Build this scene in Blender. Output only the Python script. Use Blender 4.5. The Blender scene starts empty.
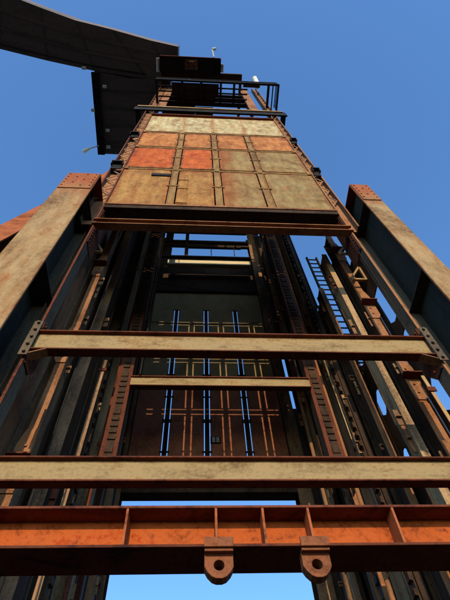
import bpy, bmesh, math, random
from mathutils import Vector, Matrix
random.seed(7)
scene = bpy.context.scene
COL = scene.collection

# ------------------------------------------------------------------ materials
MUL = {'dark_steel': (1.0, .74, .55), 'rust_dark': (.6, .46, .44), 'column_steel': (.75, .68, .6), 'weathered_tan_steel': (.95, .95, .86), 'weathered_tan_beam': (.64, .65, .72),
       'panel_cream': (.92, .94, 1.0), 'panel_orange': (.95, 1.15, 1.0), 'panel_red': (.98, 1.22, 1.0), 'panel_tan': (.86, .80, .70), 'panel_olive': (.98, .92, .8), 'panel_olive_split': (1.5, 1.4, 1.2), 'panel_gold': (.84, .78, .72),
       'rust_orange_web': (.58, .44, .6), 'rust_orange': (.8, .78, .8), 'rust_flange': (.95, .85, .76), 'lug_rust': (.8, .72, .7), 'brown_steel': (1.8, 1.35, .98), 'grey_brown_timber': (2.0, 1.65, 1.25),
       'boom_paint': (2.9, 2.6, 2.45), 'boom_paint_green': (2.0, 1.95, 1.8), 'back_wall_steel': (1.05, .95, .9), 'back_wall_grey': (1.45, 1.15, .8), 'girder_web_shade': (.95, 1.0, .95)}
def steel(name, cols, scale=1.0, rough=0.75, streak=2.5, spots=None, bump=0.35, metal=0.0, var=0.0, fine=0.35, axis='Z', xmix=None, grime=0.0, edge=None, dent=0.0):
    """weathered steel: large patches, runs stretched along one axis, fine pitting"""
    k3 = MUL.get(name, (1, 1, 1))
    cols = [tuple(a * b for a, b in zip(c, k3)) for c in cols]
    if spots: spots = tuple(a * b for a, b in zip(spots, k3))
    m = bpy.data.materials.new(name); m.use_nodes = True
    nt = m.node_tree; N = nt.nodes; L = nt.links
    b = N['Principled BSDF']
    geo = N.new('ShaderNodeNewGeometry')
    inf = N.new('ShaderNodeObjectInfo')
    off = N.new('ShaderNodeVectorMath'); off.operation = 'MULTIPLY_ADD'
    L.new(inf.outputs['Random'], off.inputs[0]); off.inputs[1].default_value = (17, 31, 23)
    L.new(geo.outputs['Position'], off.inputs[2])
    mp = N.new('ShaderNodeMapping'); L.new(off.outputs[0], mp.inputs['Vector'])
    sc = [scale * 1.0] * 3
    sc['XYZ'.index(axis)] = scale / streak
    mp.inputs['Scale'].default_value = sc
    n1 = N.new('ShaderNodeTexNoise'); n1.inputs['Scale'].default_value = 1.3; n1.inputs['Detail'].default_value = 9
    n1.inputs['Roughness'].default_value = 0.68; n1.inputs['Distortion'].default_value = 0.6
    L.new(mp.outputs[0], n1.inputs['Vector'])
    n2 = N.new('ShaderNodeTexNoise'); n2.inputs['Scale'].default_value = 14 * scale; n2.inputs['Detail'].default_value = 8
    n2.inputs['Roughness'].default_value = 0.75
    L.new(off.outputs[0], n2.inputs['Vector'])
    mix = N.new('ShaderNodeMix'); mix.data_type = 'FLOAT'; mix.inputs[0].default_value = fine
    L.new(n1.outputs['Fac'], mix.inputs[2]); L.new(n2.outputs['Fac'], mix.inputs[3])
    r = N.new('ShaderNodeValToRGB'); L.new(mix.outputs[0], r.inputs['Fac'])
    e = r.color_ramp.elements
    lo, hi = 0.39, 0.61
    e[0].position = lo; e[0].color = (*cols[0], 1); e[1].position = hi; e[1].color = (*cols[-1], 1)
    for i, c in enumerate(cols[1:-1]):
        k = e.new(lo + (hi - lo) * (i + 1) / (len(cols) - 1)); k.color = (*c, 1)
    last = r.outputs['Color']
    if spots:
        n3 = N.new('ShaderNodeTexNoise'); n3.inputs['Scale'].default_value = 3.1 * scale; n3.inputs['Detail'].default_value = 10
        n3.inputs['Roughness'].default_value = 0.8
        L.new(mp.outputs[0], n3.inputs['Vector'])
        r3 = N.new('ShaderNodeValToRGB'); r3.color_ramp.elements[0].position = 0.55; r3.color_ramp.elements[1].position = 0.66
        L.new(n3.outputs['Fac'], r3.inputs['Fac'])
        mx = N.new('ShaderNodeMix'); mx.data_type = 'RGBA'
        L.new(r3.outputs['Color'], mx.inputs[0]); L.new(last, mx.inputs[6]); mx.inputs[7].default_value = (*spots, 1)
        last = mx.outputs[2]
    if xmix:                                     # a second tone that takes over beyond an uneven edge
        x0, wd, c2 = xmix[:3]; ax, sgn = xmix[3:] if len(xmix) > 3 else ('X', 1)
        sx = N.new('ShaderNodeSeparateXYZ'); L.new(geo.outputs['Position'], sx.inputs[0])
        ad = N.new('ShaderNodeMath'); ad.operation = 'MULTIPLY_ADD'; L.new(n1.outputs['Fac'], ad.inputs[0]); ad.inputs[1].default_value = 1.6
        L.new(sx.outputs[ax], ad.inputs[2])
        mr2 = N.new('ShaderNodeMapRange'); mr2.inputs[1].default_value = x0 + .8 - wd; mr2.inputs[2].default_value = x0 + .8 + wd
        mr2.inputs[3].default_value = 1 if sgn > 0 else 0; mr2.inputs[4].default_value = 0 if sgn > 0 else 1
        L.new(ad.outputs[0], mr2.inputs[0])
        rb = N.new('ShaderNodeMix'); rb.data_type = 'RGBA'; rb.blend_type = 'MIX'
        L.new(mr2.outputs[0], rb.inputs[0]); L.new(last, rb.inputs[6]); rb.inputs[7].default_value = (*c2, 1); last = rb.outputs[2]
    if edge:                                     # rust that creeps in from the borders of the plate
        tc = N.new('ShaderNodeTexCoord'); sg = N.new('ShaderNodeSeparateXYZ'); L.new(tc.outputs['Generated'], sg.inputs[0])
        axes, width, c2 = edge
        acc = None
        for ax in axes:
            su = N.new('ShaderNodeMath'); su.operation = 'SUBTRACT'; L.new(sg.outputs[ax], su.inputs[0]); su.inputs[1].default_value = .5
            ab = N.new('ShaderNodeMath'); ab.operation = 'ABSOLUTE'; L.new(su.outputs[0], ab.inputs[0])
            if acc is None: acc = ab
            else:
                mxm = N.new('ShaderNodeMath'); mxm.operation = 'MAXIMUM'; L.new(acc.outputs[0], mxm.inputs[0]); L.new(ab.outputs[0], mxm.inputs[1]); acc = mxm
        ne = N.new('ShaderNodeTexNoise'); ne.inputs['Scale'].default_value = 2.6 * scale; ne.inputs['Detail'].default_value = 9; ne.inputs['Roughness'].default_value = .72
        L.new(off.outputs[0], ne.inputs['Vector'])
        am = N.new('ShaderNodeMath'); am.operation = 'MULTIPLY_ADD'; L.new(ne.outputs['Fac'], am.inputs[0]); am.inputs[1].default_value = width * 4; L.new(acc.outputs[0], am.inputs[2])
        me_ = N.new('ShaderNodeMapRange'); me_.inputs[1].default_value = .5 + width * 1.35; me_.inputs[2].default_value = .5 + width * 2.4
        L.new(am.outputs[0], me_.inputs[0])
        re_ = N.new('ShaderNodeMix'); re_.data_type = 'RGBA'; L.new(me_.outputs[0], re_.inputs[0]); L.new(last, re_.inputs[6]); re_.inputs[7].default_value = (*c2, 1); last = re_.outputs[2]
    if grime:
        mg = N.new('ShaderNodeMapping'); L.new(off.outputs[0], mg.inputs['Vector']); mg.inputs['Scale'].default_value = (2.3, 2.3, .55)
        n4 = N.new('ShaderNodeTexNoise'); n4.inputs['Scale'].default_value = 1.6; n4.inputs['Detail'].default_value = 8; n4.inputs['Roughness'].default_value = .7
        L.new(mg.outputs[0], n4.inputs['Vector'])
        r4 = N.new('ShaderNodeValToRGB'); r4.color_ramp.elements[0].position = .40; r4.color_ramp.elements[1].position = .62
        v = 1 - grime; r4.color_ramp.elements[0].color = (v * 1.12, v * .88, v * .72, 1); r4.color_ramp.elements[1].color = (1, 1, 1, 1)
        L.new(n4.outputs['Fac'], r4.inputs['Fac'])
        mm = N.new('ShaderNodeMix'); mm.data_type = 'RGBA'; mm.blend_type = 'MULTIPLY'; mm.inputs[0].default_value = 1
        L.new(last, mm.inputs[6]); L.new(r4.outputs['Color'], mm.inputs[7]); last = mm.outputs[2]
    if var:
        hs = N.new('ShaderNodeHueSaturation')
        mr = N.new('ShaderNodeMapRange'); mr.inputs[3].default_value = 1 - var; mr.inputs[4].default_value = 1 + var
        L.new(inf.outputs['Random'], mr.inputs[0]); L.new(mr.outputs[0], hs.inputs['Value']); L.new(last, hs.inputs['Color'])
        last = hs.outputs[0]
    L.new(last, b.inputs['Base Color'])
    b.inputs['Specular IOR Level'].default_value = 0.06 if max(cols[1]) < .08 else 0.14
    b.inputs['Roughness'].default_value = rough; b.inputs['Metallic'].default_value = metal
    rr = N.new('ShaderNodeMapRange'); rr.inputs[3].default_value = rough - 0.18; rr.inputs[4].default_value = min(1, rough + 0.2)
    L.new(n2.outputs['Fac'], rr.inputs[0]); L.new(rr.outputs[0], b.inputs['Roughness'])
    bp = N.new('ShaderNodeBump'); bp.inputs['Strength'].default_value = bump; bp.inputs['Distance'].default_value = 0.02
    L.new(mix.outputs[0], bp.inputs['Height']); L.new(bp.outputs[0], b.inputs['Normal'])
    if dent:
        nd = N.new('ShaderNodeTexNoise'); nd.inputs['Scale'].default_value = 1.1; nd.inputs['Detail'].default_value = 2
        L.new(off.outputs[0], nd.inputs['Vector'])
        b2 = N.new('ShaderNodeBump'); b2.inputs['Strength'].default_value = 1; b2.inputs['Distance'].default_value = dent
        L.new(nd.outputs['Fac'], b2.inputs['Height']); L.new(b2.outputs[0], bp.inputs['Normal'])
    return m

M = {}
def pal(c, dark=.5, hi=1.3, warm=.75):
    """four tones around a mean colour: grimy, mean, worn light, rust tinted"""
    r, g, b = c
    return [(r * dark, g * dark * .85, b * dark * .8), (r, g, b), (r * hi, g * hi * 1.04, b * hi * 1.1), (r * .95, g * warm, b * warm * .7)]
M['rust'] = steel('rust_orange', pal((.30, .085, .028)), 1.2, .85, 2.0, spots=(.08, .026, .013), axis='X')
M['lugrust'] = steel('lug_rust', pal((.20, .072, .03)), 2.5, .8, 1.2, spots=(.10, .04, .02))
M['rust_web'] = steel('rust_orange_web', pal((.52, .135, .018), .42, 1.25, .6), 1.3, .85, 1.3, spots=(.20, .045, .014), axis='X', edge=('Z', .10, (.12, .035, .014)))
M['rust_dark'] = steel('rust_dark', [(.06, .022, .014), (.15, .05, .026), (.21, .075, .035), (.10, .036, .02)], 1.0, .8, 2.5, var=.2)
M['rust_flange'] = steel('rust_flange', pal((.24, .115, .055)), 1.0, .8, 3.0, spots=(.10, .045, .025), var=.15)
M['tan'] = steel('weathered_tan_steel', pal((.25, .165, .085), .5, 1.35, .62), .55, .75, 2.5, spots=(.28, .10, .03), grime=0.30, edge=('X', .07, (.20, .085, .035)), xmix=(15.0, .7, (.27, .085, .03), 'Z', -1))
M['tan_plain'] = steel('tan_plain', pal((.30, .19, .09), .5, 1.3, .62), 1.2, .8, 3.5, spots=(.26, .10, .035), var=.2)
M['tan_beam'] = steel('weathered_tan_beam', pal((.33, .215, .085), .55), 1.3, .75, 3.0, spots=(.20, .105, .04), axis='X', edge=('Z', .17, (.12, .05, .022)))
M['panel_cream'] = steel('panel_cream', pal((.40, .33, .17), .6), 1.0, .75, 1.15, spots=(.34, .19, .07), grime=0.35, edge=('XZ', .14, (.30, .13, .045)), dent=.22)
M['panel_orange'] = steel('panel_orange', pal((.37, .12, .038), .6), 1.0, .75, 1.15, spots=(.30, .16, .07), grime=0.40, edge=('XZ', .14, (.20, .06, .02)), dent=.22)
M['panel_red'] = steel('panel_red', pal((.38, .068, .014), .6), 1.0, .75, 1.15, spots=(.22, .055, .018), grime=0.40, edge=('XZ', .14, (.17, .05, .018)), dent=.22)
M['panel_tan'] = steel('panel_tan', pal((.26, .17, .07), .6), .6, .75, 2.0, spots=(.32, .13, .04), grime=0.40)
M['panel_olive'] = steel('panel_olive', pal((.215, .165, .075), .65), .9, .75, 1.2, spots=(.24, .11, .04), grime=.35, edge=('XZ', .14, (.23, .11, .04)), dent=.22)
M['panel_split'] = steel('panel_olive_split', pal((.14, .10, .044), .65), .9, .75, 1.2, spots=(.17, .08, .03), grime=.35, xmix=(1.15, .3, (.24, .085, .02)), edge=('XZ', .14, (.23, .09, .03)), dent=.22)
M['panel_gold'] = steel('panel_gold', pal((.32, .18, .055), .6), 1.0, .75, 1.15, spots=(.36, .13, .03), grime=0.40, edge=('XZ', .15, (.26, .085, .02)), dent=.22)
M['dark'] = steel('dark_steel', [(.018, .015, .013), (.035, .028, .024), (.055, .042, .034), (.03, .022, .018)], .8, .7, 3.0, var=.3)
M['brown'] = steel('brown_steel', [(.035, .026, .02), (.085, .06, .042), (.14, .10, .07), (.06, .04, .028)], 1.2, .78, 5.0, spots=(.16, .12, .085), var=.3)
M['col'] = steel('column_steel', [(.05, .045, .04), (.11, .09, .07), (.16, .125, .09), (.09, .065, .045)], .9, .7, 3.5, spots=(.14, .06, .03))
M['web_dark'] = steel('girder_web_shade', [(.022, .023, .022), (.034, .035, .032), (.05, .046, .040), (.035, .030, .026)], .7, .6, 3.0, spots=(.06, .04, .03))  # shade of the inward faces put into the web colour
M['boom'] = steel('boom_paint', [(.030, .026, .025), (.042, .038, .036), (.055, .048, .045), (.036, .03, .028)], .35, .65, 4.0, axis='X')
M['boom2'] = steel('boom_paint_green', [(.026, .030, .027), (.036, .042, .038), (.048, .052, .046), (.032, .035, .031)], .35, .65, 3.0, axis='Y')
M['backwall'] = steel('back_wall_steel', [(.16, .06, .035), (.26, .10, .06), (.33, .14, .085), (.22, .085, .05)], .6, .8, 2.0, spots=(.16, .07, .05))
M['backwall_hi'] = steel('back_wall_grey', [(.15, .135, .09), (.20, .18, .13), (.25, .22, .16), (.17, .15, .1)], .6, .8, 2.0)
M['timber'] = steel('pale_timber', [(.38, .30, .17), (.52, .43, .26), (.62, .54, .36), (.46, .36, .2)], 1.5, .85, 6.0, axis='X')
M['wood'] = steel('grey_brown_timber', [(.045, .034, .025), (.12, .09, .062), (.20, .155, .11), (.085, .06, .04)], 1.6, .9, 9.0, spots=(.04, .03, .022))
M['white'] = steel('white_paint', [(.6, .6, .58), (.75, .75, .73), (.8, .8, .78), (.68, .67, .64)], 2, .5, 2.0)
M['black'] = steel('black_steel', [(.010, .010, .010), (.016, .015, .015), (.024, .022, .02), (.014, .013, .012)], 1, .6, 2.0)
M['lampgrey'] = steel('lamp_grey', [(.3, .3, .3), (.42, .42, .42), (.5, .5, .5), (.36, .36, .36)], 3, .4, 1.0)

# ------------------------------------------------------------------ mesh builder
class MB:
    def __init__(s): s.v = []; s.f = []; s.parts = []
    def _add(s, vs, fs):
        n = len(s.v); k = len(s.f); s.v += [Vector(v) for v in vs]; s.f += [[n + i for i in f] for f in fs]; s.parts.append((n, len(s.v), k, len(s.f)))
    def box(s, x0, x1, y0, y1, z0, z1):
        s._add([(x0, y0, z0), (x1, y0, z0), (x1, y1, z0), (x0, y1, z0), (x0, y0, z1), (x1, y0, z1), (x1, y1, z1), (x0, y1, z1)],
               [(0, 3, 2, 1), (4, 5, 6, 7), (0, 1, 5, 4), (1, 2, 6, 5), (2, 3, 7, 6), (3, 0, 4, 7)]); return s
    def bar(s, p, q, w, h, up=(0, 0, 1)):
        p = Vector(p); q = Vector(q); d = (q - p).normalized(); u = Vector(up)
        if abs(d.dot(u)) > .98: u = Vector((0, 1, 0))
        a = d.cross(u).normalized(); b = a.cross(d)
        c = [(-w / 2, -h / 2), (w / 2, -h / 2), (w / 2, h / 2), (-w / 2, h / 2)]
        vs = [p + a * i + b * j for i, j in c] + [q + a * i + b * j for i, j in c]
        s._add(vs, [(0, 1, 2, 3), (7, 6, 5, 4), (0, 4, 5, 1), (1, 5, 6, 2), (2, 6, 7, 3), (3, 7, 4, 0)]); return s
    def cyl(s, p, q, r, n=10, r2=None):
        p = Vector(p); q = Vector(q); d = (q - p).normalized(); r2 = r if r2 is None else r2
        u = Vector((0, 0, 1)) if abs(d.z) < .9 else Vector((0, 1, 0))
        a = d.cross(u).normalized(); b = a.cross(d)
        vs = []
        for c, rr in ((p, r), (q, r2)):
            for i in range(n):
                t = 2 * math.pi * i / n; vs.append(c + a * rr * math.cos(t) + b * rr * math.sin(t))
        fs = [(i, (i + 1) % n, n + (i + 1) % n, n + i) for i in range(n)] + [tuple(range(n))[::-1], tuple(range(n, 2 * n))]
        s._add(vs, fs); return s
    def prism(s, poly, axis, a, b):
        """poly in the two remaining axes (order x,y,z minus axis), extruded a..b"""
        def mk(p, t):
            if axis == 'x': return (t, p[0], p[1])
            if axis == 'y': return (p[0], t, p[1])
            return (p[0], p[1], t)
        n = len(poly)
        vs = [mk(p, a) for p in poly] + [mk(p, b) for p in poly]
        s._add(vs, [tuple(range(n)), tuple(range(2 * n - 1, n - 1, -1))] + [(i, n + i, n + (i + 1) % n, (i + 1) % n) for i in range(n)]); return s
    def comb(s, axis, u0, u1, u2, z0, z1, pitch, a, b):
        """toothed strip: spine u0..u1, teeth out to u2, along Z, extruded a..b on axis"""
        poly = [(u0, z0)]; z = z0; pts = []
        rr = random.Random(int(z0 * 100 + u0 * 10)); base = pitch
        while z + pitch <= z1:
            pitch = base * rr.choice((.8, 1, 1, 1, 1.1, 1.9))
            pts += [(u1, z), (u2, z + pitch * .06), (u2, z + pitch * .46), (u1, z + pitch * .52)]; z += pitch
        poly = [(u0, z0)] + pts + [(u1, z1), (u0, z1)]
        # build as quads per tooth to keep the faces planar and simple
        n = len(poly); mk = (lambda p, t: (t, p[0], p[1])) if axis == 'x' else (lambda p, t: (p[0], t, p[1]))
        s._add([mk(p, a) for p in poly] + [mk(p, b) for p in poly], [tuple(range(n)), tuple(range(2 * n - 1, n - 1, -1))] + [(i, n + i, n + (i + 1) % n, (i + 1) % n) for i in range(n)])
        return s
    def ring_plate(s, outer, hole_c, hole_r, y0, y1, n=20):
        """plate in XZ with a round hole; outer polygon is resampled by angle about the hole"""
        cx, cz = hole_c
        def hit(t):
            d = Vector((math.cos(t), math.sin(t))); best = None
            for i in range(len(outer)):
                a = Vector(outer[i]) - Vector(hole_c); b = Vector(outer[(i + 1) % len(outer)]) - Vector(hole_c); e = b - a
                den = d.x * e.y - d.y * e.x
                if abs(den) < 1e-9: continue
                k = (a.x * e.y - a.y * e.x) / den; m_ = (a.x * d.y - a.y * d.x) / den
                if k > 0 and -1e-6 <= m_ <= 1 + 1e-6 and (best is None or k < best): best = k
            return (cx + d.x * best, cz + d.y * best)
        ang = sorted(set([round(2 * math.pi * i / n, 5) for i in range(n)] + [round(math.atan2(p[1] - cz, p[0] - cx) % (2 * math.pi), 5) for p in outer]))
        k = len(ang); vs = []
        for y in (y0, y1):
            for t in ang: x, z = hit(t); vs.append((x, y, z))
            for t in ang: vs.append((cx + hole_r * math.cos(t), y, cz + hole_r * math.sin(t)))
        fs = []
        for i in range(k):
            j = (i + 1) % k
            fs += [(i, j, k + j, k + i), (2 * k + i, 3 * k + i, 3 * k + j, 2 * k + j), (i, 2 * k + i, 2 * k + j, j), (k + i, k + j, 3 * k + j, 3 * k + i)]
        s._add(vs, fs); return s
    def each(s, name, mat, parent=None, label=None, bevel=0.0):
        for v0, v1, f0, f1 in s.parts:
            k = MB(); k.v = s.v[v0:v1]; k.f = [[i - v0 for i in f] for f in s.f[f0:f1]]
            k.build(name, mat, parent, label, bevel)
    def build(s, name, mat, parent=None, label=None, bevel=0.0, smooth=False):
        org = Vector(parent['org']) if parent is not None and 'org' in parent else Vector((0, 0, 0))
        me = bpy.data.meshes.new(name); me.from_pydata([v - org for v in s.v], [], s.f); me.update()
        bm = bmesh.new(); bm.from_mesh(me); bmesh.ops.recalc_face_normals(bm, faces=bm.faces); bm.to_mesh(me); bm.free()
        if smooth: me.shade_smooth()
        me.materials.append(M[mat])
        o = bpy.data.objects.new(name, me); COL.objects.link(o)
        if parent is not None:
            o.parent = parent
            o['org'] = list(org)
        if label: o['label'] = label
        if bevel:
            b = o.modifiers.new('bevel', 'BEVEL'); b.width = bevel; b.segments = 1; b.limit_method = 'ANGLE'
        return o

THINGS = []
def thing(name, label, cat, loc, group=None):
    o = bpy.data.objects.new(name, None); COL.objects.link(o); o.location = loc
    o.empty_display_size = .2
    o['label'] = label; o['category'] = cat; o['kind'] = 'thing'; o['org'] = list(loc)
    if group: o['group'] = group
    THINGS.append(o)
    return o
def single(o, label, cat, group=None):
    o['label'] = label; o['category'] = cat; o['kind'] = 'thing'
    if group: o['group'] = group
    return o
def copy_tree(o, loc, label):
    """copy a thing with its parts and sub-parts (mesh data shared)"""
    def rec(a, par):
        c = a.copy(); COL.objects.link(c)
        if par is not None: c.parent = par
        for ch in a.children: rec(ch, c)
        return c
    c = rec(o, None); c.location = loc; c['label'] = label; c['org'] = list(loc)
    THINGS.append(c)
    return c
def bolts_y(mb, pts, y, r=.024, l=.03):       # heads that stick out towards -Y
    for x, z in pts: mb.cyl((x, y, z), (x, y - l, z), r, 6)
def bolts_x(mb, pts, x, l, r=.026):           # heads that stick out along X
    for y, z in pts: mb.cyl((x, y, z), (x + l, y, z), r, 6)

# ------------------------------------------------------------------ tower dimensions (metres)
XL, XR = -2.83, 4.26           # inner faces of the two front corner columns
YF, YB = 5.0, 14.2             # front plane and back wall
ROWS = [15.85, 20.1, 23.6, 26.84, 31.35]
SEAMS = [-.91, .64, 2.28]

# ------------------------------------------------------------------ ground
g = MB()
g._add([(-900, -900, 0), (900, -900, 0), (900, 900, 0), (-900, 900, 0)], [(0, 1, 2, 3)])
gm = steel('gravel_ground', [(.03, .027, .023), (.05, .044, .037), (.065, .058, .048), (.04, .034, .028)], 2.0, .95, 1.0, fine=.6)
M['ground'] = gm
go = g.build('ground', 'ground'); go['kind'] = 'structure'

# ------------------------------------------------------------------ front corner columns
def corner_column(side, label):
    xi = XL if side < 0 else XR
    w = .50 if side < 0 else .36
    xo = xi + side * w
    t = thing('corner_column', label, 'steel column', ((xi + xo) / 2, 5.25, 0), 'corner columns of the tower front')
    H = 46.5
    a, b = sorted((xi, xi + side * .035)); MB().box(a, b, YF, YF + .32, 0, H).build('inner_flange', 'col', t, bevel=.004)
    a, b = sorted((xo - side * .035, xo)); MB().box(a, b, YF, YF + .5, 14.6, H).build('outer_flange', 'col', t, bevel=.004)
    a, b = sorted((xi + side * .037, xo - side * .037)); MB().box(a, b, YF + .16, YF + .19, 14.6, H).build('web', 'rust_flange', t)
    # lip plates on the flange edges, coloured as sunlit right and shaded left
    for x in (xi, xo - side * .035):
        a, b = sorted((x - side * .006, x + side * .042))
        MB().box(a, b, YF - .022, YF - .002, 0 if x == xi else 14.6, H).build('edge_strip', 'rust_dark' if side < 0 else 'rust_flange', t)
    lc = MB(); z = 16.5; k = 0
    a, b = sorted((xi + side * .05, xo - side * .05))
    while z < 44:
        lc.bar(((a, b)[k % 2], YF + .06, z), ((a, b)[1 - k % 2], YF + .06, z + .55), .05, .02, up=(0, 1, 0)); z += .55; k += 1
    lc.build('lacing', 'brown', t)
    # dark box brackets on the upper column
    for z, d in ((20.2, .55), (25.6, .5)):
        br = MB(); a, b = sorted((xi + side * .06, xo - side * .01))
        br.box(a, b, YF - .2, YF - .03, z, z + .1); br.box(a + .02, b - .02, YF - .06, YF - .026, z - d, z)
        br.box(a, a + .03, YF - .18, YF - .06, z - .3, z - .002); br.box(b - .03, b, YF - .18, YF - .06, z - .3, z - .002)
        br.build('bracket', 'black', t)
    # riveted gusset on the inner face, at the beam levels
    for z0, z1, y1 in ((13.1, 15.7, 5.62), (8.1, 9.3, 5.45), (5.3, 6.4, 5.36)):
        gp = MB(); a, b = sorted((xi - side * .003, xi - side * .028))
        gp.prism([(YF + .02, z0), (y1 - .15, z0), (y1, z0 + .25), (y1, z1 - .25), (y1 - .15, z1), (YF + .02, z1)], 'x', a, b)
        pts = [(yy, zz) for yy in (YF + .09, YF + .24) for zz in [z0 + .14 + i * .2 for i in range(int((z1 - z0 - .2) / .2) + 1)]]
        bolts_x(gp, pts, xi - side * .028, -side * .03)
        gp.build('gusset_plate', 'rust_dark', t)
    return t
corner_column(-1, 'tall laced steel corner column at the left edge of the rusty front panels')
corner_column(1, 'tall laced steel corner column at the right edge of the rusty front panels')

# ------------------------------------------------------------------ plate girders outside the corner columns
def plate_girder(x0, x1, ztop, label, tone):
    xc = (x0 + x1) / 2
    t = thing('plate_girder', label, 'girder', (xc, 5.2, 0), 'plate girders flanking the tower')
    MB().box(x0, x1, 4.30, 4.345, 0, ztop).build('front_flange', tone, t, bevel=.006)
    MB().box(x0, x1, 5.46, 5.50, 0, ztop).build('rear_flange', 'col', t)
    MB().box(xc - .02, xc + .02, 4.347, 5.458, 0, ztop).build('web', 'web_dark', t)
    s = MB()
    for z in (1.6, 4.6, 7.6, 10.6, 14.9):
        for a, b in ((x0 + .03, xc - .022), (xc + .022, x1 - .03)): s.box(a, b, 4.36, 5.45, z, z + .03)
    s.each('stiffener', 'web_dark', t)
    cap = MB().box(x0 + .01, x1 - .01, 4.31, 5.49, ztop + .002, ztop + .035); cap.build('cap_plate', 'rust_dark', t)
    r = MB().box(x0 + .02, x1 - .02, 4.272, 4.298, ztop - 1.5, ztop - .06)
    n = 4 if x1 - x0 > .8 else 3
    pts = [(x0 + .09 + (x1 - x0 - .18) * i / (n - 1), ztop - .2 - j * .27) for i in range(n) for j in range(5) if i in (0, n - 1) or (j + i) % 2 == 0]
    bolts_y(r, pts, 4.272, .026, .022)
    r.build('rivet_plate', 'tan', t, label='rust orange riveted plate at the girder top')
    return t
plate_girder(-4.0, -3.02 - .36 + .34, 16.6, 'broad sunlit plate girder with riveted top standing left of the tower', 'tan')
plate_girder(4.68, 5.25, 16.4, 'narrow sunlit plate girder with riveted top standing right of the tower', 'tan')

# inclined strut behind the left girder
t = thing('inclined_strut', 'orange inclined strut running down to the left behind the broad girder', 'strut', (-4.5, 7.0, 25.8))
p, q = Vector((-3.6, 6.9, 27.6)), Vector((-13.2, 6.9, 0.0))
d = (q - p).normalized(); nrm = Vector((d.z, 0, -d.x))
if nrm.x > 0: nrm = -nrm
MB().bar(p, q, .95, .05, up=(0, 1, 0)).build('front_plate', 'rust', t)
MB().bar(p + Vector((0, .45, 0)), q + Vector((0, .45, 0)), .05, .84, up=(0, 1, 0)).build('web', 'dark', t)
MB().bar(p + Vector((0, .9, 0)), q + Vector((0, .9, 0)), .62, .05, up=(0, 1, 0)).build('rear_plate', 'rust_dark', t)

# ------------------------------------------------------------------ horizontal beams of the front
def i_beam(name, label, x0, x1, yf, yb, z0, z1, tf, yw, mats, group=None, stiff=(), ends=True, cat='steel beam'):
    """I section along X: mats = (flange, web, stiffener)"""
    t = thing(name, label, cat, ((x0 + x1) / 2, yw, z0), group)
    MB().box(x0, x1, yf, yb, z1 - tf, z1).build('top_flange', mats[0], t, bevel=.004)
    MB().box(x0, x1, yf, yb, z0, z0 + tf).build('bottom_flange', mats[0], t, bevel=.004)
    MB().box(x0, x1, yw, yw + .022, z0 + tf + .001, z1 - tf - .001).build('web', mats[1], t)
    for x in stiff:
        MB().box(x - .013, x + .013, yf + .006, yw - .002, z0 + tf + .002, z1 - tf - .002).build('stiffener', mats[2], t)
    if ends:
        for s, x in ((-1, x0), (1, x1)):
            e = MB(); a, b = sorted((x - s * .03, x + s * .12)); e.box(a, b, yf - .022, yf - .003, z0 - .2, z1 + .24)
            xc = (a + b) / 2 - s * .01
            bolts_y(e, [(xc, z0 - .13 + (z1 - z0 + .3) * i / 4) for i in range(5)], yf - .022, .03, .045)
            e.build('end_plate', 'col', t)
            h = MB(); k = .26
            h.prism([(x, z0 - .15), (x, z0 - .125), (x - s * k, z0 - .003), (x - s * k - s * .04, z0 - .003)], 'y', yf - .002, yb)
            h.build('haunch', 'rust_flange', t)
    return t
i_beam('cross_beam', 'thin rusty cross beam just under the base of the front panels', XL - .06, XR + .06, 4.90, 5.12, 14.10, 14.44, .035, 5.0, ('rust_flange', 'rust_dark', 'rust'), 'cross beams of the tower front', ends=False)
i_beam('cross_beam', 'sunlit tan cross beam with bolted ends between the corner columns, upper of the two', XL + .02, XR - .02, 4.925, 5.10, 8.36, 8.92, .03, 5.0, ('rust_dark', 'tan_beam', 'rust'), 'cross beams of the tower front')
i_beam('cross_beam', 'sunlit tan cross beam right above the orange lug beam', XL + .02, XR - .02, 4.93, 5.08, 5.66, 6.05, .025, 5.0, ('rust_dark', 'tan_beam', 'rust'), 'cross beams of the tower front')
lug = i_beam('lug_beam', 'orange rusty beam with stiffeners and two hanging lugs, lowest in the tower', XL + .003, XR - .003, 4.80, 5.30, 4.71, 5.21, .032, 5.05,
             ('rust_dark', 'rust_web', 'rust'), stiff=(-2.2, -.73, .26, .79, 1.31, 2.30, 3.3), ends=False)
for x0, x1 in ((.13, .43), (1.155, 1.455)):
    xc = (x0 + x1) / 2
    wf = MB().bar((x0 + .01, 4.862, 4.655), (x1 - .01, 4.862, 4.655), .03, .03, up=(0, 1, 1)).bar((x0, 4.80, 4.802), (x1, 4.80, 4.802), .022, .022, up=(0, 1, 1)); wf.each('weld_bead', 'rust_dark', lug)
    l = MB(); l.box(x0 - .005, x1 + .005, 4.765, 4.797, 4.69, 4.80); l.box(x0, x1, 4.797, 4.99, 4.66, 4.707)
    zb = 4.41
    out = [(x0, 4.659), (x0, zb + .12), (x0 + .03, zb + .065), (x0 + .075, zb + .018), (x0 + .12, zb), (x1 - .12, zb), (x1 - .075, zb + .018), (x1 - .03, zb + .065), (x1, zb + .12), (x1, 4.659)]
    l.ring_plate(out, (xc, 4.545), .056, 4.86, 4.985)
    l.build('lug', 'lugrust', lug, bevel=.004)
single_beams = [
    ('sunlit tan beam inside the tower, ending against the two toothed guide rails', -1.74, 3.12, 8.45, 8.62, 11.62, 12.02, 'tan_beam'),
]
for lab, x0, x1, ya, yb, za, zb, mt in single_beams:
    i_beam('guide_beam', lab, x0, x1, ya, yb, za, zb, .03, ya + .05, ('rust_dark', mt, 'rust'), ends=False)

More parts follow.
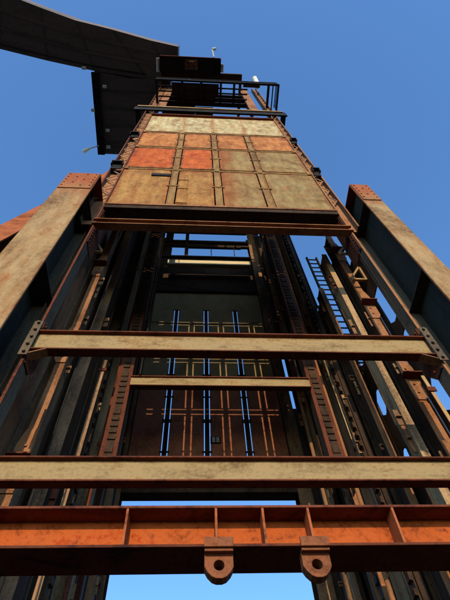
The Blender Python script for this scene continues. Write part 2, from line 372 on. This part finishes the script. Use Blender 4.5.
# ------------------------------------------------------------------ front cladding
def cladding(y, rows, seams, xl, xr, t, thick, matf, slit_rows, hs=.08, he=.15, hslits=True, strip_mat='rust_dark', rib_y=None):
    nrow = len(rows) - 1
    xe = [xl] + seams + [xr]
    for r in range(nrow):
        dz0 = he if (r > 0 and hslits) else .004
        dz1 = he if (r < nrow - 1 and hslits) else .004
        for c in range(len(xe) - 1):
            gap = he if slit_rows[r] else 0.0
            a = xe[c] + (gap if c > 0 else 0); b = xe[c + 1] - (gap if c < len(xe) - 2 else 0)
            MB().box(a, b, y, y + thick, rows[r] + dz0, rows[r + 1] - dz1).build('cladding_panel', matf(r, c)[0], t, label=matf(r, c)[1])
        for s_ in seams:
            if slit_rows[r]:
                m = MB().box(s_ - hs, s_ + hs, y - .01, y + thick + .02, rows[r] + dz0, rows[r + 1] - dz1)
                zz = [rows[r] + dz0 + .05, (rows[r] + rows[r + 1]) / 2, rows[r + 1] - dz1 - .05]
                for z in zz: m.box(s_ - he - .06, s_ + he + .06, y - .035, y - .012, z - .04, z + .04)
                # raised ribs either side of the strip
                for sx in (-1, 1):
                    a, b = sorted((s_ + sx * (hs - .03), s_ + sx * hs)); m.box(a, b, y - .035, y - .008, rows[r] + dz0 + .1, rows[r + 1] - dz1 - .1)
                m.build('seam_strip', strip_mat, t)
    if hslits:
        for z in rows[1:-1]:
            m = MB().box(xl, xr, y - .012, y + thick + .02, z - hs, z + hs)
            m.box(xl, xr, y - .04, y - .006, z + .03, z + .06)
            x = xl + .3
            while x < xr - .2:
                if min(abs(x - s_) for s_ in seams) > .3: pass
                x += .5
            for s_ in seams + [xl + .04, xr - .04]:
                a, b = max(xl, s_ - .10), min(xr, s_ + .10)
                m.box(a, b, y - .05, y - .014, z - he - .05, z + he + .05)
            m.build('row_strip', strip_mat, t)

t = thing('front_cladding', 'sunlit cladding of cream, orange and tan steel panels on the tower front', 'cladding', (.7, YF, ROWS[0]))
def fmat(r, c):
    tab = [[('panel_gold', None), ('panel_gold', None), ('panel_split', 'tan panel stained orange along one side'), ('panel_olive', None)],
           [('panel_red', 'red orange panel'), ('panel_red', 'red orange panel'), ('panel_split', 'tan panel stained orange along one side'), ('panel_olive', None)],
           [('panel_orange', None), ('panel_orange', 'orange panel'), ('panel_orange', 'orange panel'), ('panel_orange', 'orange panel')],
           [('panel_cream', 'cream panel')] * 4]
    return tab[r][c]
cladding(YF + .03, ROWS, SEAMS, XL + .004, XR - .004, t, .02, fmat, [True, True, True, False], hs=.115, he=.158, strip_mat='panel_tan')
# base box girder below the panels (its dark underside shows)
MB().box(XL + .004, XR - .004, 4.96, 5.46, 15.50, 15.84).build('base_girder', 'dark', t)
MB().box(XL + .004, XR - .004, 4.93, 4.957, 15.74, 15.86).build('base_lip', 'rust_flange', t)
m = MB().box(-.72, -.42, 4.995, 5.026, 16.1, 19.3)
for z in (16.15, 17.6, 18.6): m.box(-.75, -.39, 4.97, 4.994, z, z + .07)
m.build('patch_strip', 'panel_gold', t, label='narrow yellow strip beside the seam')
MB().box(-1.75, -1.05, 4.985, 5.027, 19.1, 19.35).build('slot_cover', 'black', t)
MB().box(XL + .004, XR - .004, 4.9, 5.08, 31.36, 31.5).build('top_angle', 'rust_dark', t)
MB().box(XL + .004, XR - .004, 5.03, 5.06, 31.5, 32.1).build('sun_block_plate', 'dark', t)  # added to block sun above the panels; the gap over it lights the sill

# ------------------------------------------------------------------ back wall with slits
BX0, BX1 = -2.45, 3.60
BROWS = [12.95, 16.2, 19.1, 24.9, 26.9, 29.4, 31.8]
t = thing('back_wall', 'dark plate wall with narrow vertical light slits inside the tower', 'wall', (.55, YB, 12.6))
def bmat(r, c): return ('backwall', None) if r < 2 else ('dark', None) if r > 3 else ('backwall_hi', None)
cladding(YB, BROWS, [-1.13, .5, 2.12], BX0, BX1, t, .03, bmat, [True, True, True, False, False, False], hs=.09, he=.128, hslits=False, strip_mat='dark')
m = MB()
for z in (26.9, 31.75):
    m.box(BX0 - .1, BX1 + .1, YB - .16, YB - .02, z - .1, z + .04)
m.each('wall_rib', 'dark', t)
MB().box(BX0, BX1, YB - .25, YB + .2, 12.60, 12.94).build('bottom_girder', 'dark', t)
MB().box(-2.4, -1.85, YB, YB + .03, 31.81, 36.4).build('upper_plate', 'dark', t)
m = MB()
for z in (33.6, 34.3, 36.2): m.box(BX0, BX1, YB - .1, YB + .1, z, z + .28)
m.box(-.95, -.7, YB - .06, YB + .06, 31.82, 36.1); m.box(-.69, 3.0, YB - .3, YB - .12, 33.0, 33.25)
for x in (.9, 2.5): m.cyl((x, YB - .2, 31.82), (x, YB - .2, 33.0), .03, 8)
m.each('open_frame', 'dark', t)
sg = MB().box(.62, 1.02, YB - .05, YB - .02, 15.0, 15.35); sg.build('sign_plate', 'dark', t)
# the two small characters of the plate: white outlines
sl = MB()
for cx in (.70, .86):
    sl.box(cx, cx + .10, YB - .056, YB - .051, 15.27, 15.30); sl.box(cx, cx + .10, YB - .056, YB - .051, 15.06, 15.09)
    sl.box(cx, cx + .022, YB - .056, YB - .051, 15.091, 15.269); sl.box(cx + .078, cx + .10, YB - .056, YB - .051, 15.091, 15.269)
    sl.box(cx + .035, cx + .066, YB - .056, YB - .051, 15.15, 15.21)
sl.build('sign_marks', 'white', bpy.data.objects['sign_plate'])
o = MB().box(-1.9, 3.3, YB - .9, YB - .65, 28.95, 29.5).build('timber_sill', 'timber')
single(o, 'pale timber sill lit by the sun high inside the dark tower', 'timber')

MB().box(4.11, 4.72, YB, YB + .03, 21.0, 36).build('side_plate', 'dark', t)
MB().box(4.11, 4.72, YB, YB + .03, 0, 17.0).build('side_plate', 'dark', t)
MB().box(4.3, 4.42, YB, YB + .03, 17.001, 20.999).build('side_strap', 'dark', t)
MB().box(-3.2, -2.96, YB, YB + .03, 0, 36).build('side_plate', 'dark', t)

# back corner columns down to the ground
for x0, x1, lab in ((-2.95, -2.46, 'dark rear corner column left of the low sky opening'), (3.61, 4.1, 'dark rear corner column right of the low sky opening')):
    t = thing('rear_column', lab, 'steel column', ((x0 + x1) / 2, YB, 0), 'rear corner columns')
    MB().box(x0, x1, YB - .2, YB - .17, 0, 36).build('front_flange', 'brown', t)
    MB().box(x0, x1, YB + .37, YB + .4, 0, 36).build('rear_flange', 'dark', t)
    xc = (x0 + x1) / 2; MB().box(xc - .015, xc + .015, YB - .168, YB + .368, 0, 36).build('web', 'dark', t)

# ------------------------------------------------------------------ side columns
def side_column(label, x0, x1, y, depth, H, fm, wm, group, side, splice=(), z0=0.0, notch=False):
    t = thing('side_column', label, 'steel column', ((x0 + x1) / 2, y, z0), group)
    MB().box(x0, x1, y, y + .03, z0, H).build('front_flange', fm, t, bevel=.003)
    xi = x0 + .03 if side > 0 else x1 - .03
    a, b = sorted((xi, xi + side * .03)); MB().box(a, b, y + .031, y + depth - .031, z0, H).build('web', wm, t)
    MB().box(x0, x1, y + depth - .03, y + depth, z0, H).build('rear_flange', 'dark', t)
    for z in splice:
        p = MB(); w1 = x1 + .07 if side > 0 else x1 + .02; w0 = x0 - .02 if side > 0 else x0 - .07
        p.prism([(x0, z - .6), (x1, z - .6), (w1, z - .45), (w1, z + .4), (x1, z + .75), (x0, z + .75), (w0, z + .4), (w0, z - .45)], 'y', y - .025, y - .003)
        bolts_y(p, [((x0 + x1) / 2, z - .4 + i * .25) for i in range(4)], y - .025, .026, .03)
        p.build('splice_plate', fm, t)
        MB().box(x0 - .1, x1 + .1, y - .22, y - .031, z + .02, z + .05).build('shelf_bracket', 'rust_dark', t)
    rc = random.Random(int(y * 100) + (7 if side > 0 else 3))
    for k in range(5):
        z = rc.uniform(5.5, min(H - 1, 17)); h_ = rc.uniform(.12, .7); w_ = rc.uniform(.05, .14)
        xa_ = (x0 - w_ if side > 0 else x1 + .002); xb_ = (x0 - .002 if side > 0 else x1 + w_)
        ya_ = y + rc.uniform(.03, max(.05, depth - .25))
        c_ = MB().box(xa_, xb_, ya_, ya_ + .02, z, z + h_).box(xa_, xb_, ya_ - .06, ya_ + .0, z + h_ * .45, z + h_ * .45 + .02)
        c_.build('cleat', rc.choice(('tan_plain', 'rust_flange', 'brown', 'rust_dark')), t)
    if notch:
        m = MB(); u0 = x0 - .002 if side > 0 else x1 + .002; sg_ = -1 if side > 0 else 1
        m.comb('y', u0, u0 + sg_ * .03, u0 + sg_ * .09, max(z0, 3.0), H - .3, .34, y + .05, y + .22)
        m.build('rack_teeth', 'dark', t)
    return t
GR = 'side columns along the right of the tower'
GL = 'side columns along the left of the tower'
side_column('lit rust flanged column with splice plates, first behind the right corner column', 4.36, 4.56, 6.3, .4, 17.0, 'rust_flange', 'dark', GR, 1, splice=(12.3, 15.6, 9.3))
side_column('thin pale tan column tucked behind the splice plated one on the right', 4.47, 4.55, 6.85, .3, 16.2, 'tan_plain', 'dark', GR, 1, z0=0)
side_column('broad grey brown weathered timber column on the right side', 4.10, 4.26, 6.62, .42, 16.2, 'wood', 'wood', GR, 1)
side_column('rust flanged column just behind the broad timber column', 4.24, 4.40, 8.0, .42, 16.4, 'rust_flange', 'dark', GR, 1)
side_column('dark notched column behind the rust flanged one on the right', 4.12, 4.26, 8.75, .5, 30, 'dark', 'brown', GR, 1, notch=True)
side_column('golden lit timber column midway along the right side', 4.14, 4.36, 9.35, .7, 30, 'tan_plain', 'wood', GR, 1)
side_column('slender brown column right after the golden timber column', 4.05, 4.17, 10.2, .5, 30, 'brown', 'dark', GR, 1, notch=True)
side_column('reddish flanged column deep along the right side', 4.16, 4.32, 10.9, .5, 30, 'rust_flange', 'brown', GR, 1)
side_column('dark deep webbed column near the right rear corner', 4.0, 4.14, 11.7, .7, 30, 'dark', 'wood', GR, 1)
side_column('thin tan column in front of the right rear corner column', 4.05, 4.18, 12.8, .4, 30, 'tan_plain', 'dark', GR, 1)
side_column('lit rust flanged column with splice plates, first behind the left corner column', -2.98, -2.78, 6.5, .42, 17.5, 'rust_flange', 'brown', GL, -1, splice=(7.3, 10.6, 14.6))
side_column('dark brown column with deep web, second behind the left corner column', -2.98, -2.70, 7.7, .7, 30, 'brown', 'dark', GL, -1)
side_column('dark column with toothed edge, third behind the left corner column', -2.95, -2.62, 8.9, .6, 30, 'dark', 'brown', GL, -1, notch=True)
side_column('tan brown streaked column, fourth behind the left corner column', -2.9, -2.55, 10.2, .8, 30, 'wood', 'wood', GL, -1)
side_column('dark slender column, fifth behind the left corner column', -2.85, -2.56, 11.7, .5, 30, 'rust_dark', 'dark', GL, -1)
side_column('brown column in front of the left rear corner column', -2.85, -2.5, 12.9, .5, 30, 'brown', 'dark', GL, -1)

# inner toothed guide rails
for s, xa, xb, lab in ((-1, -2.14, -1.76, 'toothed dark guide rail left of the light slits'), (1, 3.14, 3.52, 'toothed dark guide rail right of the light slits')):
    t = thing('guide_rail', lab, 'guide rail', ((xa + xb) / 2, 8.6, 9.0), 'toothed guide rails inside the tower')
    MB().box(xa, xb, 8.66, 8.69, 9.0, 33).build('rail_plate', 'rust_dark', t)
    x = xb if s < 0 else xa
    a, b = sorted((x, x + s * .05)); MB().box(a, b, 8.692, 9.0, 9.0, 33).build('rail_web', 'dark', t)
    m = MB().comb('x', 8.66, 8.65, 8.615, 9.05, 32.6, .21, xa + .1, xb - .1)
    m.build('rack_teeth', 'dark', t)

# left side wall and upper right side wall
t = thing('side_wall', 'dark ribbed plate wall closing the left side of the tower', 'wall', (-3.15, 10.5, 0), 'side walls of the tower')
m = MB(); y = 5.36
while y < 14.3:
    m.box(-3.2, -3.17, y, min(y + 1.16, 14.35), 0, 36.4); y += 1.18
m.each('wall_plate', 'brown', t)
m = MB(); y = 7.5
while y < 14.2: m.box(-3.168, -3.05, y, y + .06, 0, 31.3); y += .59
m.each('wall_rib', 'brown', t)
t = thing('side_wall', 'dark plate wall high on the right side inside the tower', 'wall', (4.75, 11, 17), 'side walls of the tower')
m = MB(); y = 9.4
while y < 13.2: m.box(4.62, 4.65, y, min(y + 1.16, 14.35), 17.5, 36.4); y += 1.18
m.each('wall_plate', 'dark', t)
m = MB(); y = 9.6
while y < 13.9: m.box(4.5, 4.618, y, y + .06, 17.5, 31.3); y += .59
m.each('wall_rib', 'brown', t)

# battened strips between the side columns, octagonal gaps left open
def batten_wall(label, ya, yb, za, zb, pitch, open_h, x, group):
    """battened strip in the YZ plane with octagonal openings"""
    t = thing('batten_strip', label, 'lattice strip', (x, (ya + yb) / 2, za), group)
    z = za; c = min(.22, (yb - ya) * .42)
    e = .07
    for y0, y1 in ((ya - .16, ya), (yb, yb + .16)): MB().box(x, x + .05, y0, y1, za, zb).build('edge_bar', 'dark', t)
    while z + pitch <= zb + .01:
        b0 = z + open_h - c; b1 = z + pitch + c
        ym = (ya + yb) / 2
        MB().prism([(ya + .001, b0), (ya + c, b0 + c), (yb - c, b0 + c), (yb - .001, b0), (yb - .001, b1), (yb - c, b1 - c), (ya + c, b1 - c), (ya + .001, b1)], 'x', x + .005, x + .035).build('batten_plate', 'dark', t)
        z += pitch
GB = 'battened strips on the right side'
batten_wall('dark battened strip with big sky openings between right corner column and girder', 5.72, 6.3, .6, 12.6, 1.52, 1.0, 4.74, GB)
batten_wall('dark battened strip with small sky openings beside the timber column on the right', 8.02, 8.5, .4, 13.5, 2.0, .85, 4.72, GB)
t = thing('side_wall', 'dark ribbed plate wall low on the right side of the tower', 'wall', (4.75, 11, 0), 'side walls of the tower')
m = MB()
for ya, yb in ((6.48, 7.84), (8.68, 10.2), (10.22, 12.0), (12.02, 13.7)): m.box(4.72, 4.75, ya, yb, 0, 16.2 if ya < 8 else 17.6)
m.box(4.72, 4.75, 5.5, 6.46, 12.7, 15.0); m.box(4.72, 4.75, 13.9, 14.4, 0, 16.9)
m.each('wall_plate', 'dark', t)
m = MB(); y = 8.9
while y < 14.0: m.box(4.62, 4.718, y, y + .06, 0, 17.5); y += .47
m.each('wall_rib', 'brown', t)

for lab, x, y, w_, z0, z1, mt in (
        ('short added tan strip imitating a sunlit sliver left of the golden timber column', 4.02, 9.15, .11, 9.5, 14.6, 'tan_plain'),
        ('short added rust sliver strip low beside the slender brown column on the right', 3.92, 9.95, .10, 6.0, 11.4, 'rust_flange'),
        ('added pale tan sliver strip right beside the right toothed guide rail', 3.72, 9.4, .09, 9.0, 13.4, 'tan_plain'),
        ('long added rust sliver strip between golden timber column and reddish column', 3.98, 10.55, .10, 3.0, 16.0, 'rust_flange'),
        ('thin added tan sliver strip deep on the right near the rear corner', 3.86, 12.1, .12, 4.0, 15.5, 'tan_plain'),
        ('added tan sliver strip low at far right beside the splice plated column', 4.62, 6.05, .07, 3.5, 9.2, 'tan_plain'),
        ('thin added brown strip low on the left beside the dark columns', -2.62, 8.3, .10, 2.0, 12.5, 'brown'),
        ('added rust strip low on the left near the left rear corner', -2.5, 10.0, .10, 1.5, 11.5, 'rust_flange')):
    t = thing('sliver_strip', lab, 'steel strip', (x, y, z0), 'added strips for sunlit slivers')  # added strips that imitate sunlit slivers among the side columns
    MB().box(x, x + w_, y, y + .02, z0, z1).build('strip', mt, t)
    MB().box(x + w_ * .4, x + w_ * .4 + .015, y + .021, y + .16, z0, z1).build('rib', 'dark', t)
    k = MB()
    for zz in (z0 + .5, z1 - .5): k.box(x - .05, x + w_ + .05, y - .03, y - .002, zz, zz + .12)
    k.each('clip', 'rust_dark', t)
    t.rotation_euler = (math.radians(random.uniform(-.4, .4)), math.radians(random.uniform(-.6, .6)), 0)
for lab, sx, x0, x1, y, z, in (('tan triangular bracket under the right end of the panel base', 1, 4.28, 4.68, 6.0, 14.9), ('tan triangular bracket below the other one on the right', 1, 4.28, 4.7, 6.1, 13.4),
                               ('tan triangular bracket under the left end of the panel base', -1, -2.84, -3.15, 6.1, 14.8)):
    t = thing('triangle_bracket', lab, 'bracket', (x0, y, z), 'triangular brackets')
    MB().bar((x0, y, z), (x1, y, z), .07, .07).build('foot_bar', 'tan_plain', t)
    MB().bar((x1, y, z), (x1, y, z + .8), .06, .06).build('upright', 'tan_plain', t)
    MB().bar((x0, y, z + .05), (x1, y, z + .8), .06, .06, up=(0, 1, 0)).build('diagonal', 'tan_plain', t)
# loose cables
def cable(lab, pts, r=.02, mt='black'):
    cu = MB()
    P = [Vector(p) for p in pts]
    for a, b in zip(P[:-1], P[1:]):
        sag = [a.lerp(b, i / 6) + Vector((0, 0, -.25 * math.sin(math.pi * i / 6))) if abs((b - a).normalized().z) < .9 else a.lerp(b, i / 6) for i in range(7)]
        for u, v in zip(sag[:-1], sag[1:]): cu.cyl(u, v, r, 6)
    o = cu.build('cable', mt); single(o, lab, 'cable', 'loose cables')
cable('dark cable hanging inside the tower left of the light slits', [(-1.55, 8.4, 33), (-1.5, 8.4, 12)], .022)
cable('dark cable hanging inside the tower right of the light slits', [(2.95, 8.9, 33), (3.0, 8.9, 12.1)], .022)
cable('dark hose hanging down the right side next to the golden timber column', [(4.0, 8.95, 17), (3.95, 8.9, 9), (4.05, 8.95, 2)], .03)
cable('thin cable hanging down close to the left lit column', [(-2.6, 6.9, 17), (-2.66, 6.85, 10), (-2.58, 6.9, 3)], .02)
cable('slack black cable drooping between the two toothed guide rails', [(-1.75, 8.75, 15.2), (3.1, 8.75, 15.4)], .02)
cable('thin cable running down the right corner column', [(4.2, 5.1, 15), (4.19, 5.12, 9.6)], .012)
cable('thin dark cable slung across the light slits inside the tower', [(-2.0, 9.0, 18.5), (3.2, 9.0, 17.6)], .018)

# ladder
t = thing('ladder', 'steel ladder against the sky between the right side columns', 'ladder', (4.6, 8.2, 10), None)
for x in (4.42, 4.82): MB().box(x, x + .07, 8.3, 8.37, 12, 19.6).each('rail', 'dark', t)
m = MB(); z = 12.2
while z < 19.4: m.cyl((4.489, 8.335, z), (4.821, 8.335, z), .03, 6); z += .36
m.each('rung', 'dark', t)

# service pipes beside the side columns
for lab, x, y, r, h, mt in (('thin rust pipe running up beside the right guide rail', 3.75, 9.2, .05, 28, 'rust_flange'),
                            ('pair mate brown pipe close to the right rear column', 3.85, 12.0, .06, 28, 'brown'),
                            ('thin dark pipe running up beside the left guide rail', -2.38, 9.6, .05, 28, 'rust_dark')):
    o = MB().cyl((x, y, 0), (x, y, h), r, 10).build('service_pipe', mt); single(o, lab.replace('pair mate ', ''), 'pipe', 'service pipes')

# ------------------------------------------------------------------ top of the tower
t = thing('top_platform', 'dark platform edge right above the cream panels', 'platform', (.6, 5.2, 33))
MB().box(-4.05, 5.27, 4.90, 5.0, 32.7, 33.7).build('edge_beam', 'black', t)
MB().box(-3.9, 5.1, 4.83, 4.897, 33.52, 33.74).build('edge_lip', 'tan_plain', t)
m = MB()
for x in (-3.95, 4.95): m.box(x, x + .25, 5.003, 9.0, 32.8, 33.3)
m.each('side_beam', 'black', t)

o = MB().box(-3.1, 4.6, 6.6, 14.4, 36.5, 36.6).build('sky_block_plate', 'dark'); single(o, 'added dark plate that shuts sky light out above the sky window', 'sky blocker')  # added plate, keeps sky light out of the interior and the panel slits

# cantilevered walkway in front
t = thing('walkway', 'dark open walkway with railing jutting out below the tower head', 'walkway', (.7, 4.3, 35))
m = MB(); zf = 35.0
m.box(-2.9, 4.95, 3.42, 3.54, zf, zf + .22); m.build('front_beam', 'black', t)
m = MB()
for x in (-2.9, -1.3, -.1, 1.15, 2.0, 4.2): m.box(x, x + .14, 3.542, 4.895, zf, zf + .2)
m.each('cross_joist', 'black', t)
m = MB()
for y in (3.8, 4.1, 4.42, 4.7): m.box(-2.75, 2.95, y, y + .09, zf + .201, zf + .27)
m.each('runner', 'dark', t)
m = MB()
m.box(-1.9, 1.1, 3.6, 4.3, zf + .272, zf + .29); m.box(-1.7, .9, 4.3, 4.8, zf + .272, zf + .29)
m.each('floor_plate', 'dark', t)
m = MB()
pr = [(-2.85, 3.48), (-.8, 3.48), (1.2, 3.48), (3.1, 3.48), (4.9, 3.48), (4.9, 4.85)]
for x, y in pr: m.cyl((x, y, zf + .22), (x, y, zf + 1.3), .03, 8)
for k in (.75, 1.28):
    m.cyl((-2.85, 3.48, zf + k), (4.9, 3.48, zf + k), .028, 8); m.cyl((4.9, 3.48, zf + k), (4.9, 5.0, zf + k), .028, 8)
m.build('railing', 'black', t)
m = MB().bar((4.9, 3.45, zf + .05), (4.9, 5.05, zf + .05), .1, .2); m.bar((4.55, 3.55, zf + .05), (4.55, 5.05, zf + .05), .06, .15)
m.build('side_rail', 'black', t)

# tower head frame
t = thing('tower_head', 'frame of dark beams and lit rust posts at the tower head', 'frame', (.7, 5, 36))
for x0, x1 in ((-2.9, -2.3), (3.2, 3.75)):
    MB().box(x0, x1, 5.06, 5.1, 33.72, 46.4).build('post_plate', 'rust_flange', t, label='rust orange sunlit post')
    a = x0 + .05; MB().box(a, a + .05, 5.101, 5.5, 33.72, 46.4).build('post_web', 'rust_dark', t)
m = MB(); m.box(-3.3, 3.3, 3.86, 4.45, 45.2, 45.7); m.box(-3.3, -3.1, 4.452, 9, 45.2, 45.7); m.box(3.1, 3.3, 4.452, 9, 45.2, 45.7)
m.build('ring_beam', 'dark', t)
MB().box(-2.6, 3.05, 4.15, 4.248, 45.3, 45.62).build('front_rail', 'tan_plain', t)
m = MB()
for z in (37.5, 39.6, 42): m.box(-2.28, 3.18, 5.1, 5.3, z, z + .3)
for z in (36.2, 38.5, 41): m.box(-2.28, 3.18, 8.9, 9.2, z, z + .3)
m.each('cross_rail', 'dark', t)
m = MB().box(-2.2, .9, 9.0, 9.03, 34, 45).box(-3.1, -.5, 5.3, 8.9, 44.6, 44.7).box(-.48, 1.0, 6.4, 8.9, 44.6, 44.7)
m.each('sheeting', 'dark', t)
m = MB()
for x in (.9, 1.5, 2.2): m.box(x, x + .12, 8.7, 8.82, 33.7, 45.1)
m.each('mullion', 'dark', t)

# hoist box under the boom end
t = thing('hoist_box', 'dark machine box hanging under the boom end at the tower head', 'machine box', (-.9, 3.3, 44.4))
MB().box(-3.35, 1.5, 2.75, 3.85, 44.4, 45.5).build('housing', 'black', t)
MB().box(-3.3, 1.45, 2.68, 2.747, 44.3, 44.55).build('front_lip', 'rust_dark', t)
m = MB(); m.box(-1.35, -.35, 2.9, 3.6, 44.2, 44.397); m.box(-1.05, -.65, 3.0, 3.5, 44.05, 44.198); m.build('hatch', 'brown', t)
m = MB()
for x in (-3.0, -2.2, -.1, .7, 1.2): m.box(x, x + .08, 2.8, 3.8, 44.32, 44.398)
m.each('under_rib', 'dark', t)
m = MB().cyl((1.62, 3.1, 44.4), (1.62, 3.7, 44.4), .12, 10).cyl((-3.5, 2.9, 44.6), (-3.5, 3.9, 44.6), .13, 10); m.each('roller', 'lampgrey', t)
m = MB().cyl((.95, 2.7, 45.5), (.8, 2.2, 46.4), .05, 8).cyl((.8, 2.2, 46.4), (1.1, 2.15, 46.5), .12, 8); m.build('fitting', 'lampgrey', t)

m = MB()
for x, y, zt in ((-3.1, 3.4, 46.0), (-2.2, 2.9, 46.0)): m.box(x, x + .1, y, y + .1, 45.501, zt)
for x in (-.5, 1.2): m.bar((x, 3.8, 45.45), (x, 3.95, 45.5), .1, .1)
m.each('hanger', 'black', t)

# antenna / white cylinder
o = MB().cyl((4.5, 4.55, 43.6), (4.25, 4.0, 44.4), .22, 14, .2).build('antenna', 'white'); single(o, 'white cylinder antenna on the right corner of the tower head', 'antenna')
o = MB().box(3.3, 4.6, 4.4, 4.6, 43.2, 43.5).build('antenna_bracket', 'dark', None); single(o, 'dark bracket arm that carries the white antenna', 'bracket')

# ------------------------------------------------------------------ boom
t = thing('boom', 'huge dark boom sweeping out to the left above the tower head', 'boom', (-8, 3, 46))
up = [(-30, -5.4), (-22, -2.95), (-15.6, -1.05), (-12.7, -.15), (-10.0, .62), (-7.2, 1.12), (-4.2, 1.75), (-1.97, 2.1)]
lo = [(-1.97, 3.0), (-2.3, 4.6), (-4.6, 4.6), (-8.86, 4.18), (-12.5, 3.6), (-16.2, 2.9), (-22, 1.85), (-30, .4)]
MB().prism(up + lo, 'z', 46.0, 48.6).build('arm', 'boom', t)
m = MB()
for f in (.3, .62):
    pts = []
    for k in range(7):
        u = Vector(up[k]); l = Vector(lo[7 - k]); pts.append(u.lerp(l, f))
    for a, b in zip(pts[:-1], pts[1:]): m.bar((a.x, a.y, 45.96), (b.x, b.y, 45.96), .22, .07)
m.build('underside_rib', 'boom', t)
MB().box(-8.85, -3.9, 4.61, 10.9, 46.0, 48.4).build('side_girder', 'boom', t)
MB().prism([(-8.85, 4.19), (-6.0, 4.605), (-8.85, 4.605)], 'z', 46.0, 48.4).build('haunch', 'boom', t)
m = MB()
for y in (5.6, 7.0, 8.4, 9.8): m.box(-8.3, -4.0, y, y + .12, 45.94, 45.998)
m.each('cross_rib', 'boom2', t)
MB().box(-3.898, -2.6, 4.62, 6.4, 45.8, 48.3).build('head_bracket', 'boom', t)
m = MB()
for k in range(1, 7):
    u = Vector(up[k]); l = Vector(lo[[7, 6, 5, 4, 3, 2, 1, 0][k]] if False else lo[7 - k]); m.bar((u.x + .1, u.y + .1, 45.985), (l.x, l.y - .1, 45.985), .16, .03)
m.each('splice_strip', 'boom2', t)
m = MB()
for a, b in zip(lo[2:6], lo[3:7]): m.cyl((a[0], a[1] - .35, 45.93), (b[0], b[1] - .35, 45.93), .05, 6)
m.build('conduit', 'black', t)
m = MB().box(-9.05, -8.45, 4.25, 10.9, 45.62, 45.95)
for y in (5, 7, 9): m.box(-8.7, -8.6, y, y + .1, 45.951, 46.049)
m.build('cable_tray', 'black', t)
# floodlights on the boom edge
def flood(label, x, y, z):
    t = thing('floodlight', label, 'floodlight', (x, y, z), 'floodlights on the boom')
    MB().box(x - .16, x + .16, y - .12, y + .12, z - .1, z + .12).build('housing', 'lampgrey', t, bevel=.02)
    MB().box(x - .17, x - .10, y - .05, y + .05, z + .12, z + .34).build('yoke', 'dark', t)
    MB().box(x - .13, x + .13, y - .09, y + .09, z - .125, z - .102).build('lens', 'white', t)
    return t
f0 = flood('small floodlight on the boom side girder nearest the boom arm', -8.05, 5.3, 45.7)
copy_tree(f0, (-8.05, 8.8, 45.7), 'small floodlight midway along the boom side girder')
copy_tree(f0, (-8.1, 10.2, 45.7), 'small floodlight at the far end of the boom side girder')
copy_tree(f0, (-9.6, 3.98, 45.66), 'small floodlight under the boom arm left of the side girder')
copy_tree(f0, (-9.15, 7.2, 45.7), 'tiny floodlight on the outer edge of the cable tray')
t = thing('hanging_lamp', 'white lamp on a slanting arm beyond the end of the boom side girder', 'lamp', (-9.3, 10.6, 45.6))
MB().cyl((-8.9, 10.1, 45.6), (-9.75, 10.35, 45.2), .05, 8).build('arm', 'lampgrey', t)
MB().cyl((-9.65, 10.3, 45.25), (-10.15, 10.55, 44.9), .14, 10, .2).build('lamp_head', 'white', t)

# ------------------------------------------------------------------ sky, sun, camera
EL = math.radians(20.0); AZ = math.radians(4.0)
w = bpy.data.worlds.new('World'); scene.world = w; w.use_nodes = True
nt = w.node_tree; bg = nt.nodes['Background']
sky = nt.nodes.new('ShaderNodeTexSky'); sky.sky_type = 'NISHITA'; sky.sun_disc = False
sky.sun_elevation = EL; sky.sun_rotation = math.radians(180) + AZ
sky.air_density = 1.0; sky.dust_density = 0.6; sky.ozone_density = 2.0
vm = nt.nodes.new('ShaderNodeVectorMath'); vm.operation = 'MULTIPLY'; vm.inputs[1].default_value = (1.22, 1.8, 2.35)
nt.links.new(sky.outputs[0], vm.inputs[0]); nt.links.new(vm.outputs[0], bg.inputs[0]); bg.inputs[1].default_value = 0.15
sd = bpy.data.lights.new('sun', 'SUN'); sd.energy = 4.4; sd.angle = math.radians(.3); sd.color = (1, .79, .50)
so = bpy.data.objects.new('sun', sd); COL.objects.link(so)
dv = Vector((math.sin(AZ) * math.cos(EL), math.cos(AZ) * math.cos(EL), -math.sin(EL)))
so.rotation_euler = dv.to_track_quat('-Z', 'Y').to_euler(); so.location = (-20, -60, 60)

cd = bpy.data.cameras.new('camera'); cam = bpy.data.objects.new('camera', cd); COL.objects.link(cam)
Mx = [[0.9981590607, 0.0203766025, 0.0571251572], [-0.0462938145, 0.8644733954, 0.5005423373], [-0.0391838264, -0.5022654107, 0.8638252630]]
right = Vector([r[0] for r in Mx]); down = Vector([r[1] for r in Mx]); fwd = Vector([r[2] for r in Mx])
rot = Matrix((right, -down, -fwd)).transposed()
cam.matrix_world = Matrix.Translation((0, 0, 1.6)) @ rot.to_4x4()
cd.sensor_fit = 'VERTICAL'; cd.sensor_height = 36; cd.lens = 36 * 485 / 600; cd.clip_start = .05; cd.clip_end = 3000
scene.camera = cam
scene.view_settings.view_transform = 'Standard'; scene.view_settings.look = 'None'; scene.view_settings.exposure = 0; scene.view_settings.gamma = 1
scene.cycles.use_denoising = True
scene.cycles.max_bounces = 6
for o in bpy.data.objects:
    if 'org' in o: del o['org']
